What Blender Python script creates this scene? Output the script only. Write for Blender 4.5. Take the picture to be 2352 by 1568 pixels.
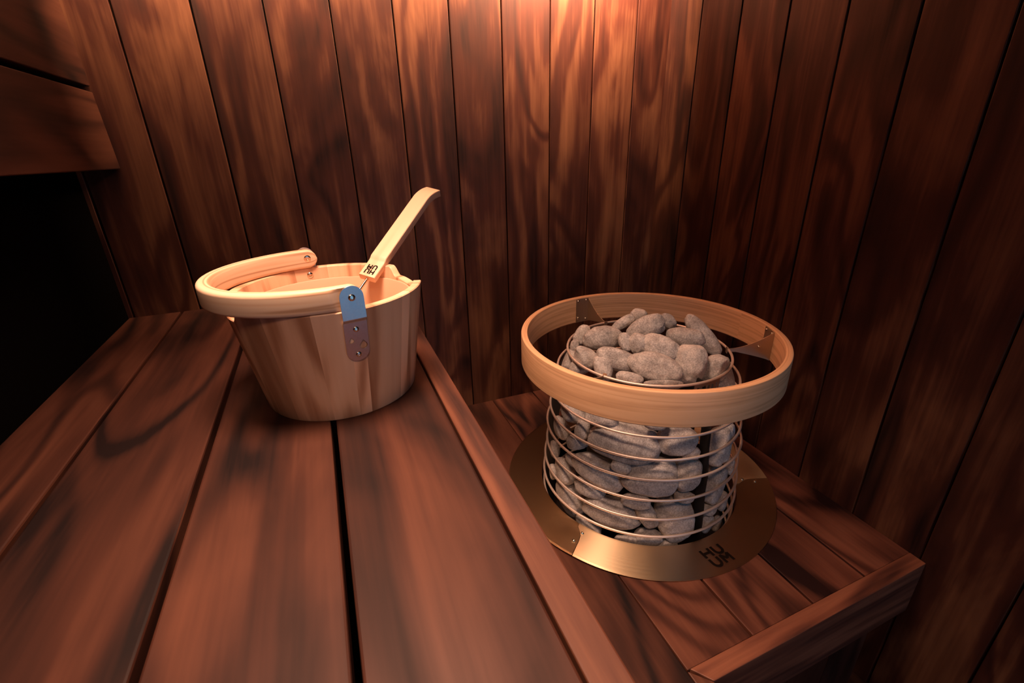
import bpy, bmesh, math, random
from mathutils import Vector, Matrix, noise
from math import sin, cos, pi, radians, sqrt
random.seed(7)
C = bpy.context.scene.collection
for o_ in list(bpy.data.objects):
    bpy.data.objects.remove(o_)

ZU = 0.90            # top of the upper bench
ZL = ZU - 0.4691     # top of the lower bench
YB = 1.4271          # back wall
XR = 1.0956          # right wall
XL = -0.50           # left wall
YF = -0.90           # front wall (behind the camera)
ZC = 2.12            # ceiling

# ------------------------------------------------------------ camera
cam = bpy.data.cameras.new('camera'); cam_o = bpy.data.objects.new('camera', cam); C.objects.link(cam_o)
cam.sensor_width = 36.0; cam.sensor_fit = 'HORIZONTAL'; cam.lens = 1093.2 * 36 / 2352
cam.clip_start = 0.01
yaw, pitch, roll = -0.3671, 0.4046, -0.0256
Rm = Matrix.Rotation(yaw, 3, 'Z') @ Matrix.Rotation(pi/2 - pitch, 3, 'X') @ Matrix.Rotation(roll, 3, 'Z')
cam_o.matrix_world = Matrix.Translation((0, 0, ZU + 0.40)) @ Rm.to_4x4()
cam.dof.use_dof = True; cam.dof.focus_distance = 0.85; cam.dof.aperture_fstop = 8.0
bpy.context.scene.camera = cam_o

# ------------------------------------------------------------ world (daylight outside the glass door)
w = bpy.data.worlds.new('world'); bpy.context.scene.world = w; w.use_nodes = True
bg = w.node_tree.nodes['Background']; bg.inputs[0].default_value = (0.25, 0.60, 1.0, 1); bg.inputs[1].default_value = 0.95

# ------------------------------------------------------------ exposure
vs = bpy.context.scene.view_settings
bpy.context.scene.display_settings.display_device = 'sRGB'
vs.view_transform = 'Standard'; vs.look = 'None'; vs.gamma = 1.0; vs.exposure = 0.0; vs.use_curve_mapping = False

# ------------------------------------------------------------ lamps of the room and an added front fill
def area(name, loc, target, size, power, col, sy=None, spread=180):
    l = bpy.data.lights.new(name, 'AREA'); l.energy = power; l.color = col
    l.shape = 'RECTANGLE' if sy else 'DISK'; l.size = size
    if sy: l.size_y = sy
    l.spread = radians(spread)
    o = bpy.data.objects.new(name, l); C.objects.link(o); o.location = loc
    d = Vector(target) - Vector(loc); o.rotation_euler = d.to_track_quat('-Z', 'Y').to_euler()
    return o
WARM = (1.0, 0.57, 0.33)
E_STRIP, E_CORNER, E_DOWN, E_FRONT = 60.0, 54.0, 8.6, 6.8
# LED strip behind a wooden valance high on the back wall (washes the boards from above)
area('valance_strip_light', (0.22, YB-.135, ZU+.985), (0.22, YB, ZU+.975), 1.36, E_STRIP, WARM, .02)
area('valance_corner_light', (0.74, YB-.135, ZU+.985), (0.74, YB, ZU+.975), 0.36, E_CORNER, WARM, .02)
# recessed downlight over the benches
area('downlight', (0.0, 0.62, ZC - 0.008), (0.04, 0.62, 0), 0.34, E_DOWN, (1.0, 0.61, 0.42), spread=82)
area('front_fill_light', (-0.10, -0.35, ZC - 0.008), (-0.08, -0.30, 0), 0.34, E_FRONT, (1.0, 0.58, 0.38), spread=112)  # added unseen fill lamp behind the camera, brightens the front faces
portal = area('door_daylight', (0.62, YF + 0.005, 1.0), (0.62, 1, 1.0), 0.70, 1.0, (1, 1, 1), 1.7)
portal.data.cycles.is_portal = True

# ------------------------------------------------------------ tagging helpers
def tag(o, label=None, cat=None, group=None, kind=None):
    if label: o['label'] = label
    if cat: o['category'] = cat
    if group: o['group'] = group
    if kind: o['kind'] = kind
    return o
def empty(name, loc=(0, 0, 0)):
    o = bpy.data.objects.new(name, None); C.objects.link(o); o.location = loc; o.empty_display_size = 0.02
    return o
def put(name, bm, mat, parent=None, smooth=False, root=None):
    me = bpy.data.meshes.new(name); bm.normal_update(); bm.to_mesh(me); bm.free()
    if smooth:
        me.polygons.foreach_set('use_smooth', [True] * len(me.polygons))
        try: me.set_sharp_from_angle(angle=radians(38))
        except Exception: pass
    me.materials.append(mat)
    o = bpy.data.objects.new(name, me); C.objects.link(o)
    if parent is not None:
        o.parent = parent
        p = parent; off = Vector((0, 0, 0))
        while p is not None:
            off += p.location; p = p.parent
        o.location = -off      # meshes are written in room coordinates
    return o
def newbm():
    bm = bmesh.new(); bm.loops.layers.uv.new('UVMap')
    bm.faces.layers.float.new('seed'); bm.faces.layers.float.new('tone')
    return bm
def setface(bm, f, uvs, seed=0.0, tone=1.0):
    uv = bm.loops.layers.uv['UVMap']
    for l, q in zip(f.loops, uvs): l[uv].uv = q
    f[bm.faces.layers.float['seed']] = seed; f[bm.faces.layers.float['tone']] = tone
def box(bm, x0, x1, y0, y1, z0, z1, axis=1, bev=0.0015, seed=None, tone=None, fn=None):
    """one board; axis = grain direction; fn bends/moves points"""
    seed = random.random() if seed is None else seed
    tone = random.uniform(0.86, 1.12) if tone is None else tone
    b = bmesh.new()
    bmesh.ops.create_cube(b, size=1.0)
    for v in b.verts:
        v.co = Vector((x0 + (v.co.x + .5) * (x1 - x0), y0 + (v.co.y + .5) * (y1 - y0), z0 + (v.co.z + .5) * (z1 - z0)))
    if bev > 0:
        bmesh.ops.bevel(b, geom=b.edges[:], offset=bev, segments=2, profile=0.5, affect='EDGES')
    b.normal_update()
    vm = {v.index: None for v in b.verts}
    new = {}
    b.verts.index_update()
    for v in b.verts:
        co = fn(v.co.copy()) if fn else v.co
        new[v.index] = bm.verts.new(co)
    others = [i for i in range(3) if i != axis]
    for f in b.faces:
        nf = bm.faces.new([new[v.index] for v in f.verts])
        n = f.normal; dom = max(range(3), key=lambda i: abs(n[i]))
        ac = [i for i in others if i != dom]
        a = ac[0]; k = 0.37 if dom == others[0] else 0.0
        if dom == axis: a = others[0]
        setface(bm, nf, [(v.co[axis], v.co[a] + k) for v in f.verts], seed, tone)
    b.free()
def lathe(bm, prof, cx, cy, z0=0.0, n=96, closed=True, a0=0.0, a1=2*pi, vert=False, seedf=None, tonef=None):
    """prof list of (r,z); uv u along circumference (or z if vert)"""
    full = abs(a1 - a0 - 2*pi) < 1e-6
    m = n if full else n + 1
    ring = []
    for (r, z) in prof:
        ring.append([bm.verts.new((cx + r*cos(a0 + (a1-a0)*i/n), cy + r*sin(a0 + (a1-a0)*i/n), z0 + z)) for i in range(m)])
    s = [0]
    for i in range(1, len(prof)):
        s.append(s[-1] + math.hypot(prof[i][0]-prof[i-1][0], prof[i][1]-prof[i-1][1]))
    P = len(prof)
    for j in range(P if closed else P - 1):
        j2 = (j + 1) % P
        sj = s[j]; sj2 = s[j2] if j2 else s[-1] + 0.01
        R = max(prof[j][0], 0.02)
        for i in range(n):
            i2 = (i + 1) % m
            A = a0 + (a1-a0)*i/n; B = a0 + (a1-a0)*(i+1)/n
            try: f = bm.faces.new([ring[j][i], ring[j][i2], ring[j2][i2], ring[j2][i]])
            except ValueError: continue
            if vert: uv = [(sj, A*R), (sj, B*R), (sj2, B*R), (sj2, A*R)]
            else: uv = [(A*R, sj), (B*R, sj), (B*R, sj2), (A*R, sj2)]
            setface(bm, f, uv, seedf(A) if seedf else 0.3, tonef(A) if tonef else 1.0)
def torus(bm, R, r, cx, cy, z, n=120, m=10, rz=None):
    rz = rz or r
    lathe(bm, [(R + r*cos(2*pi*k/m), rz*sin(2*pi*k/m)) for k in range(m)], cx, cy, z, n)
def frame_tube(bm, pts, r, m=12, cap=True):
    pts = [Vector(p) for p in pts]; rings = []
    up = None
    for i, p in enumerate(pts):
        t = (pts[min(i+1, len(pts)-1)] - pts[max(i-1, 0)]).normalized()
        if up is None: up = t.orthogonal().normalized()
        up = (up - t*up.dot(t)).normalized(); sd = t.cross(up)
        rr = r[i] if isinstance(r, (list, tuple)) else r
        rings.append([bm.verts.new(p + up*rr*cos(2*pi*k/m) + sd*rr*sin(2*pi*k/m)) for k in range(m)])
    for i in range(len(rings)-1):
        for k in range(m):
            f = bm.faces.new([rings[i][k], rings[i][(k+1) % m], rings[i+1][(k+1) % m], rings[i+1][k]])
            setface(bm, f, [(0, 0)]*4)
    if cap:
        bm.faces.new(rings[0][::-1]); bm.faces.new(rings[-1])
def dome(bm, c, nrm, r, h, seg=16, recess=True):
    """button-head screw: c on the surface, nrm outward"""
    n = Vector(nrm).normalized(); a = n.orthogonal().normalized(); b = n.cross(a); c = Vector(c)
    prof = [(1.0, 0.0), (0.98, .35), (0.80, .78), (0.55, .97)]
    if recess: prof += [(0.42, 1.0), (0.36, .45), (0.0, .40)]
    else: prof += [(0.0, 1.05)]
    rings = []
    for (q, zz) in prof:
        if q == 0: rings.append([bm.verts.new(c + n*h*zz)]); continue
        k_ = 6 if (recess and q < .43) else seg
        rings.append([bm.verts.new(c + n*h*zz + (a*cos(2*pi*k/seg) + b*sin(2*pi*k/seg))*r*q) for k in range(seg)])
    for i in range(len(rings)-1):
        A, B = rings[i], rings[i+1]
        for k in range(seg):
            if len(B) == 1: f = bm.faces.new([A[k], A[(k+1) % seg], B[0]])
            else: f = bm.faces.new([A[k], A[(k+1) % seg], B[(k+1) % seg], B[k]])
            setface(bm, f, [(0, 0)]*len(f.loops))

# ------------------------------------------------------------ materials
class NT:
    def __init__(s, name):
        s.m = bpy.data.materials.new(name); s.m.use_nodes = True; s.t = s.m.node_tree
        s.b = s.t.nodes['Principled BSDF']
    def n(s, typ, **kw):
        x = s.t.nodes.new(typ)
        for k, v in kw.items():
            if k.startswith('i_'):
                key = k[2:]; x.inputs[int(key) if key.isdigit() else key.replace('_', ' ')].default_value = v
            else: setattr(x, k, v)
        return x
    def l(s, a, b): s.t.links.new(a, b)
    def math(s, op, a, b=None, c=None):
        x = s.n('ShaderNodeMath', operation=op)
        for i, q in enumerate((a, b, c)):
            if q is None: continue
            if isinstance(q, (int, float)): x.inputs[i].default_value = q
            else: s.l(q, x.inputs[i])
        return x.outputs[0]
    def ramp(s, fac, stops, interp='LINEAR'):
        x = s.n('ShaderNodeValToRGB'); cr = x.color_ramp; cr.interpolation = interp
        while len(cr.elements) > 1: cr.elements.remove(cr.elements[-1])
        cr.elements[0].position = stops[0][0]; cr.elements[0].color = (*stops[0][1], 1)
        for p, c in stops[1:]:
            e = cr.elements.new(p); e.color = (*c, 1)
        s.l(fac, x.inputs[0]); return x.outputs[0]
    def mix(s, fac, a, b, mode='MIX'):
        x = s.n('ShaderNodeMix', data_type='RGBA', blend_type=mode)
        for idx, q in ((0, fac), (6, a), (7, b)):
            if isinstance(q, (int, float)): x.inputs[idx].default_value = q
            elif isinstance(q, tuple): x.inputs[idx].default_value = (*q, 1)
            else: s.l(q, x.inputs[idx])
        return x.outputs[2]

def wood(name, dark, mid, light, stretch=0.16, scale=9.0, rings=16.0, warp=0.35, streak=0.3, blotch=0.5,
         rough=(0.42, 0.6), bump=0.25, ringmix=0.6, spec=0.35, fine=1.0):
    s = NT(name)
    uv = s.n('ShaderNodeUVMap', uv_map='UVMap'); sp = s.n('ShaderNodeSeparateXYZ'); s.l(uv.outputs[0], sp.inputs[0])
    seed = s.n('ShaderNodeAttribute', attribute_name='seed').outputs['Fac']
    tone = s.n('ShaderNodeAttribute', attribute_name='tone').outputs['Fac']
    u, v = sp.outputs[0], sp.outputs[1]
    sd = s.math('MULTIPLY', seed, 71.0)
    def vec(su, sv, off=0.0):
        c = s.n('ShaderNodeCombineXYZ'); s.l(s.math('MULTIPLY', u, su), c.inputs[0]); s.l(s.math('MULTIPLY', v, sv), c.inputs[1])
        s.l(s.math('ADD', sd, off), c.inputs[2]); return c.outputs[0]
    base = vec(stretch, 1.0)
    wn = s.n('ShaderNodeTexNoise', i_Scale=scale*0.9, i_Detail=2.0); s.l(base, wn.inputs['Vector'])
    # large, slow field whose level lines are the growth rings (cathedral figure)
    n1 = s.n('ShaderNodeTexNoise', i_Scale=scale, i_Detail=1.5, i_Roughness=0.45, i_Distortion=warp); s.l(vec(stretch, 1.0, 3.0), n1.inputs['Vector'])
    ring = s.math('SINE', s.math('ADD', s.math('MULTIPLY', n1.outputs[0], rings * 3.0), s.math('MULTIPLY', wn.outputs[0], 4.0)))
    ring = s.math('POWER', s.math('MULTIPLY_ADD', ring, 0.5, 0.5), 1.6)
    # soft streaks and blotches
    n2 = s.n('ShaderNodeTexNoise', i_Scale=scale*2.2, i_Detail=4.0, i_Roughness=0.6, i_Distortion=0.6); s.l(vec(stretch*0.8, 1.4, 9.0), n2.inputs['Vector'])
    n3 = s.n('ShaderNodeTexNoise', i_Scale=scale*0.55, i_Detail=3.0, i_Roughness=0.55, i_Distortion=0.9); s.l(vec(max(stretch*2.2, .3), 1.0, 21.0), n3.inputs['Vector'])
    # fine pores
    n4 = s.n('ShaderNodeTexNoise', i_Scale=55.0, i_Detail=4.0); s.l(vec(0.045, 2.2, 33.0), n4.inputs['Vector'])
    a = s.math('MULTIPLY', ring, ringmix)
    b = s.math('MULTIPLY', s.math('SUBTRACT', n2.outputs[0], 0.5), streak*3.0)
    c = s.math('MULTIPLY', s.math('SUBTRACT', n3.outputs[0], 0.5), blotch*3.0)
    d = s.math('MULTIPLY', s.math('SUBTRACT', n4.outputs[0], 0.5), 0.45*fine)
    f = s.math('ADD', s.math('ADD', s.math('MULTIPLY_ADD', a, -1.0, 0.5 + ringmix*0.35), b), s.math('ADD', c, d))
    col = s.ramp(f, [(0.0, dark), (0.5, mid), (1.0, light)])
    tc = s.n('ShaderNodeCombineXYZ')
    for i in range(3): s.l(tone, tc.inputs[i])
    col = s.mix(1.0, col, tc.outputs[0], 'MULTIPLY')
    s.l(col, s.b.inputs['Base Color'])
    rr = s.n('ShaderNodeMapRange'); rr.inputs[3].default_value = rough[1]; rr.inputs[4].default_value = rough[0]
    s.l(f, rr.inputs[0]); s.l(rr.outputs[0], s.b.inputs['Roughness'])
    s.b.inputs['Specular IOR Level'].default_value = spec
    bp = s.n('ShaderNodeBump', i_Strength=bump, i_Distance=0.0006); s.l(f, bp.inputs['Height']); s.l(bp.outputs[0], s.b.inputs['Normal'])
    return s.m
def plain(name, col, rough=0.5, metal=0.0, spec=0.5, noise_amt=0.0, nscale=60, aniso=0.0):
    s = NT(name); s.b.inputs['Base Color'].default_value = (*col, 1)
    s.b.inputs['Roughness'].default_value = rough; s.b.inputs['Metallic'].default_value = metal
    s.b.inputs['Specular IOR Level'].default_value = spec
    if aniso: s.b.inputs['Anisotropic'].default_value = aniso
    if noise_amt:
        tc = s.n('ShaderNodeTexCoord'); n = s.n('ShaderNodeTexNoise', i_Scale=nscale, i_Detail=3.0); s.l(tc.outputs['Object'], n.inputs['Vector'])
        k = tuple(max(0, c*(1-noise_amt)) for c in col); h = tuple(min(1, c*(1+noise_amt)) for c in col)
        s.l(s.ramp(n.outputs[0], [(.25, k), (.75, h)]), s.b.inputs['Base Color'])
        r = s.n('ShaderNodeMapRange'); r.inputs[3].default_value = rough*.8; r.inputs[4].default_value = min(1, rough*1.25)
        s.l(n.outputs[0], r.inputs[0]); s.l(r.outputs[0], s.b.inputs['Roughness'])
    return s.m
M_WALL = wood('thermo_wall_wood', (0.009, 0.0020, 0.0022), (0.056, 0.0172, 0.0108), (0.18, 0.078, 0.041), stretch=0.28, scale=5.2, rings=9, warp=1.2, ringmix=0.36, streak=0.34, blotch=0.36, bump=0.12, fine=.9, spec=.25)
M_BENCH = wood('thermo_bench_wood', (0.006, 0.0015, 0.0015), (0.048, 0.0160, 0.0100), (0.104, 0.039, 0.0235), stretch=0.24, scale=4.6, rings=9, warp=1.3, ringmix=0.48, streak=0.34, blotch=0.46, bump=0.12, spec=0.22, fine=.8)
M_TRIM = wood('thermo_trim_wood', (0.018, 0.005, 0.004), (0.078, 0.026, 0.015), (0.16, 0.062, 0.034), stretch=0.10, scale=22, rings=5, ringmix=0.5, streak=0.25, blotch=0.15, bump=0.15, fine=.5)
M_PINE = wood('bucket_wood', (0.38, 0.17, 0.085), (0.74, 0.44, 0.27), (0.86, 0.58, 0.39), stretch=0.16, scale=11, rings=8, warp=0.6, ringmix=0.58, streak=0.18, blotch=0.10, bump=0.06, rough=(0.4, 0.5), fine=.7)
M_LADLE = wood('ladle_wood', (0.50, 0.28, 0.16), (0.76, 0.50, 0.33), (0.84, 0.62, 0.44), stretch=0.05, scale=30, rings=6, warp=0.1, ringmix=0.22, streak=0.08, blotch=0.04, bump=0.06, rough=(0.38, 0.5), fine=.3)
M_HANDLE = wood('handle_wood', (0.44, 0.24, 0.13), (0.74, 0.50, 0.33), (0.84, 0.64, 0.46), stretch=0.03, scale=55, rings=11, warp=0.1, ringmix=0.62, streak=0.08, blotch=0.04, bump=0.08, rough=(0.38, 0.5), fine=.5)
M_RAIL = wood('rail_wood', (0.40, 0.20, 0.10), (0.72, 0.42, 0.23), (0.84, 0.55, 0.33), stretch=0.02, scale=60, rings=9, warp=0.1, ringmix=0.26, streak=0.14, blotch=0.10, bump=0.08, rough=(0.4, 0.52), fine=.6)
M_LINER = plain('liner_plastic', (0.66, 0.42, 0.28), 0.5, 0, 0.35)
M_BLACK = plain('matte_black_wall', (0.0016, 0.0013, 0.0013), 0.95, 0, 0.02)  # one even near-black over the whole left wall
M_STEEL = plain('brushed_steel', (0.62, 0.60, 0.60), 0.36, 1.0, noise_amt=0.06, nscale=300)
M_WIRE = plain('heater_wire', (0.80, 0.66, 0.58), 0.50, 0.75)
M_BRASS = plain('brass_plate', (0.80, 0.60, 0.38), 0.36, 1.0, aniso=0.85)
_t = M_BRASS.node_tree; _tn = _t.nodes.new('ShaderNodeTangent'); _tn.direction_type = 'UV_MAP'; _tn.uv_map = 'UVMap'
_t.links.new(_tn.outputs[0], _t.nodes['Principled BSDF'].inputs['Tangent'])
M_BRKT = plain('bracket_steel', (0.55, 0.42, 0.31), 0.52, 1.0)
M_SCREW = plain('screw_metal', (0.75, 0.66, 0.55), 0.18, 1.0)
M_DSTEEL = plain('dark_steel', (0.05, 0.045, 0.045), 0.5, 0.8)
M_BURN = plain('burnt_mark', (0.012, 0.006, 0.005), 0.8, 0, 0.1)
M_ENGR = plain('engraved_mark', (0.008, 0.005, 0.004), 0.9, 0.0, 0.0)
M_LAMP = NT('lamp_diffuser').m
M_LAMP.node_tree.nodes['Principled BSDF'].inputs['Emission Color'].default_value = (1.0, 0.55, 0.3, 1)
M_LAMP.node_tree.nodes['Principled BSDF'].inputs['Emission Strength'].default_value = 1.0
s = NT('door_glass'); s.b.inputs['Transmission Weight'].default_value = 1.0; s.b.inputs['Roughness'].default_value = 0.0
s.b.inputs['IOR'].default_value = 1.1; s.b.inputs['Base Color'].default_value = (.95, .97, 1, 1); M_GLASS = s.m
def stone_mat(name, lo, mid, hi):
    s = NT(name); tc = s.n('ShaderNodeTexCoord'); oi = s.n('ShaderNodeObjectInfo')
    add = s.n('ShaderNodeVectorMath', operation='ADD'); s.l(tc.outputs['Object'], add.inputs[0]); s.l(oi.outputs['Location'], add.inputs[1])
    a = s.n('ShaderNodeTexNoise', i_Scale=300.0, i_Detail=4.0, i_Roughness=0.7); s.l(add.outputs[0], a.inputs['Vector'])
    b = s.n('ShaderNodeTexNoise', i_Scale=45.0, i_Detail=3.0, i_Distortion=0.5); s.l(add.outputs[0], b.inputs['Vector'])
    v = s.n('ShaderNodeTexVoronoi', i_Scale=420.0); s.l(add.outputs[0], v.inputs['Vector'])
    f = s.math('ADD', s.math('MULTIPLY', a.outputs[0], 0.75), s.math('MULTIPLY', b.outputs[0], 0.45))
    f = s.math('ADD', f, s.math('MULTIPLY', s.math('SUBTRACT', oi.outputs['Random'], 0.5), 0.14))
    col = s.ramp(f, [(0.30, lo), (0.58, mid), (0.85, hi)])
    pit = s.math('LESS_THAN', v.outputs['Distance'], 0.16)
    col = s.mix(s.math('MULTIPLY', pit, 0.45), col, tuple(c*.35 for c in lo))
    s.l(col, s.b.inputs['Base Color']); s.b.inputs['Roughness'].default_value = 0.72; s.b.inputs['Specular IOR Level'].default_value = 0.3
    bp = s.n('ShaderNodeBump', i_Strength=0.55, i_Distance=0.0006); s.l(a.outputs[0], bp.inputs['Height']); s.l(bp.outputs[0], s.b.inputs['Normal'])
    return s.m
M_STONE = stone_mat('sauna_stone', (0.11, 0.099, 0.094), (0.35, 0.32, 0.305), (0.70, 0.65, 0.62))

# ------------------------------------------------------------ room shell
bm = newbm()
bx = [XL-.02, -.488, -.3392, -.1901, -.0432, .1027, .2517, .3962, .5420, .6886, .8305, .9770, XR+.02]
tn = [.95, .95, 1.0, .92, .98, .9, 1.05, .92, 1.08, .98, 1.12, 1.05]
for i in range(len(bx)-1):
    box(bm, bx[i]+.0019, bx[i+1]-.0019, YB, YB+.02, 0, ZC, axis=2, bev=.0016, tone=tn[i])
box(bm, XL-.02, XR+.02, YB+.012, YB+.03, 0, ZC, axis=2, bev=0, tone=.03)
tag(put('wall_back', bm, M_WALL), 'red-brown wooden back wall of upright boards with dark grooves', kind='structure')
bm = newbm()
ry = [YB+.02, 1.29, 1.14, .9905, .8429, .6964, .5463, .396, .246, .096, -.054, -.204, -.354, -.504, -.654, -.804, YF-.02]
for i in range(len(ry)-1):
    box(bm, XR, XR+.02, ry[i+1]+.0021, ry[i]-.0021, 0, ZC, axis=2, bev=.0017, tone=[.5, .62, .85, .86, 1.0, .9, .95][i] if i < 7 else .9)  # boards next to the corner toned darker, standing in for weaker light there
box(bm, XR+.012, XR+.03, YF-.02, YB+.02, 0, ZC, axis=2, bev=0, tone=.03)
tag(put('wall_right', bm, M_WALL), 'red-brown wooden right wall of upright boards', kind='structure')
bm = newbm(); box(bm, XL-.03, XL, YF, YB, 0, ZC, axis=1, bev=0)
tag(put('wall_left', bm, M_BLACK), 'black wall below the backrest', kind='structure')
bm = newbm(); box(bm, XL-.05, XR+.05, YF-.05, YB+.05, -.04, 0, axis=1, bev=0, tone=.5)
tag(put('floor', bm, M_WALL), kind='structure')
bm = newbm()
k = XL
while k < XR:
    box(bm, k+.001, min(k+.14, XR+.03)-.001, YF-.03, YB+.03, ZC, ZC+.02, axis=1, bev=.001); k += .14
tag(put('ceiling', bm, M_WALL), kind='structure')
DX0, DX1, DZ0, DZ1 = .27, .97, .15, 1.85
bm = newbm()
box(bm, XL-.03, DX0, YF-.03, YF, 0, ZC, axis=2, bev=0)
box(bm, DX1, XR+.03, YF-.03, YF, 0, ZC, axis=2, bev=0)
box(bm, DX0, DX1, YF-.03, YF, 0, DZ0, axis=2, bev=0)
box(bm, DX0, DX1, YF-.03, YF, DZ1, ZC, axis=2, bev=0)
tag(put('wall_front', bm, M_WALL), kind='structure')
bm = newbm(); box(bm, DX0, DX1, YF-.02, YF-.014, DZ0, DZ1, axis=2, bev=0)
tag(put('door_1', bm, M_GLASS), kind='structure')
# valance board with the LED strip, and the recessed downlight
t = tag(empty('wall_light', (.35, YB-.15, ZU+.985)), 'wooden light valance with an LED strip high on the back wall', 'lamp')
bm = newbm(); box(bm, XL+.01, XR-.01, YB-.165, YB-.150, ZU+.93, ZU+1.06, axis=0); put('valance_board', bm, M_TRIM, t)
bm = newbm(); box(bm, XL+.01, XR-.01, YB-.150, YB-.0, ZU+1.06, ZU+1.075, axis=0); put('valance_top', bm, M_TRIM, t)
bm = newbm(); box(bm, -.32, 1.0, YB-.150, YB-.1365, ZU+.974, ZU+.996, axis=0, bev=0); put('strip_housing', bm, M_STEEL, t)
t = tag(empty('ceiling_lamp', (0, .62, ZC)), 'small round recessed downlight above the upper bench', 'lamp')
bm = newbm(); lathe(bm, [(.182, 0), (.182, -.006), (.174, -.007), (.172, 0)], 0, .62, ZC, 48); put('lamp_ring', bm, M_STEEL, t, True)
bm = newbm(); lathe(bm, [(.0005, -.002), (.172, -.002), (.172, -.001), (.0005, -.001)], 0, .62, ZC, 48); put('lamp_diffuser', bm, M_LAMP, t, True)

t = tag(empty('ceiling_lamp', (-.10, -.35, ZC)), 'added round fill light on the door side of the ceiling', 'lamp')  # fitting built around the added front fill light
bm = newbm(); lathe(bm, [(.182, 0), (.182, -.006), (.174, -.007), (.172, 0)], -.10, -.35, ZC, 48); put('lamp_ring', bm, M_STEEL, t, True)
bm = newbm(); lathe(bm, [(.0005, -.002), (.172, -.002), (.172, -.001), (.0005, -.001)], -.10, -.35, ZC, 48); put('lamp_diffuser', bm, M_LAMP, t, True)

# ------------------------------------------------------------ upper bench
ub = tag(empty('sauna_bench', (-.16, .3, 0)), 'upper wooden bench with wide dark boards, carrying the wooden bucket', 'bench')
bm = newbm()
for (a, b, tt) in ((XL+.002, -.3835, .86), (-.3775, -.2095, .98), (-.2015, -.0385, 1.0), (-.0305, .1335, 1.02)):
    box(bm, a, b, YF+.01, YB-.003, ZU-.028, ZU, axis=1, bev=.0028, tone=tt)
put('seat_boards', bm, M_BENCH, ub)
bm = newbm(); box(bm, .1365, .1715, YF+.01, YB-.003, ZU-.10, ZU+.001, axis=1, bev=.0022, tone=1.1)
put('front_rail', bm, M_TRIM, ub)
bm = newbm()
for y in (-.75, -.15, 1.36):
    bm = newbm(); box(bm, XL+.003, .1365, y, y+.045, ZU-.09, ZU-.029, axis=0, bev=.001, tone=.5)
    put('cross_beam', bm, M_BENCH, ub)
bm = newbm(); box(bm, .10, .128, YF+.01, YB-.003, .0, ZU-.09, axis=1, bev=.001, tone=.6)
put('front_panel', bm, M_BENCH, ub)

# ------------------------------------------------------------ lower bench (with the round cut-out for the heater)
HX, HY = .6937, .8789
lb = tag(empty('sauna_bench', (.63, .3, 0)), 'lower wooden bench with a rim board, the stone heater standing through it', 'bench')
cut = newbm(); lathe(cut, [(.0005, -.2), (.257, -.2), (.257, .2), (.0005, .2)], HX, HY, ZL, 96)
cutter = put('cutter', cut, M_BENCH)
bm = newbm()
yf = lambda x: .3905 + (x-.4744)*.0267      # front edge of the boards
for (a, b, y0, tt) in ((.172, .466, None, .95), (.4685, .6198, 1, 1.4), (.6248, .7842, 1, 1.75), (.7890, .9402, 1, 2.1), (.9450, XR-.001, 1, 2.1)):  # boards toned lighter towards the right, making up for weak lamp light there
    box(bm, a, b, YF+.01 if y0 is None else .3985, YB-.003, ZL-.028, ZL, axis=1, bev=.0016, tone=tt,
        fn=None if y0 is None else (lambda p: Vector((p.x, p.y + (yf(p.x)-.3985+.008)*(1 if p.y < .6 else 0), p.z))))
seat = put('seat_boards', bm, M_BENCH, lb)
md = seat.modifiers.new('cut', 'BOOLEAN'); md.operation = 'DIFFERENCE'; md.object = cutter; md.solver = 'EXACT'
bpy.context.view_layer.update()
dg = bpy.context.evaluated_depsgraph_get()
nm = bpy.data.meshes.new_from_object(seat.evaluated_get(dg)); seat.modifiers.clear(); seat.data = nm
bpy.data.objects.remove(cutter)
bm = newbm()
def tw(p):  # the rim board runs very slightly askew
    return Vector((p.x, p.y + (p.x-.4744)*.0267, p.z))
box(bm, .4735, XR-.0005, .3655, .3985, ZL-.146, ZL+.0005, axis=0, bev=.0018, tone=1.7,  # rim board lightened as well, the missing lamp light put into its tone
    fn=lambda p: tw(Vector((p.x + (max(0, (.3985-p.y))*.75 if p.x < .6 else 0), p.y, p.z))))
put('front_rail', bm, M_TRIM, lb)
bm = newbm(); box(bm, .4672, .4985, YF+.01, .3975, ZL-.146, ZL-.0005, axis=1, bev=.0018, tone=1.0,
    fn=lambda p: Vector((p.x, p.y - (max(0, p.x-.4672)*1.05 if p.y > .2 else 0), p.z)))
put('side_rail', bm, M_TRIM, lb)
bm = newbm()
xx = .50
while xx < .98:
    box(bm, xx+.001, min(xx+.12, .985)-.001, .385, .405, 0, ZL-.146, axis=2, bev=.001, tone=.9); xx += .12
put('support_panel', bm, M_BENCH, lb)

# ------------------------------------------------------------ backrest on the left wall
br = tag(empty('backrest', (-.44, .3, 1.4)), 'reddish wooden backrest of two broad boards with a dark slot, upper left corner', 'backrest')
bm = newbm()
def lean(p):
    dz = p.z - ZU
    return Vector((p.x - (dz-.354)*.0365, p.y, p.z + (YB-p.y)*.024))
box(bm, -.447, -.4134, YF+.01, YB-.001, ZU+.3542, ZU+.5125, axis=1, bev=.002, tone=.72, fn=lean)
box(bm, -.447, -.4134, YF+.01, YB-.001, ZU+.5235, ZU+.70, axis=1, bev=.002, tone=.76, fn=lean)
put('back_boards', bm, M_BENCH, br)
for y in (-.6, .3, 1.2):
    bm = newbm(); box(bm, XL+.001, -.4465, y, y+.04, ZU+.37, ZU+.69, axis=2, bev=.001, tone=.5); put('bracket_post', bm, M_BENCH, br)

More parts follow.
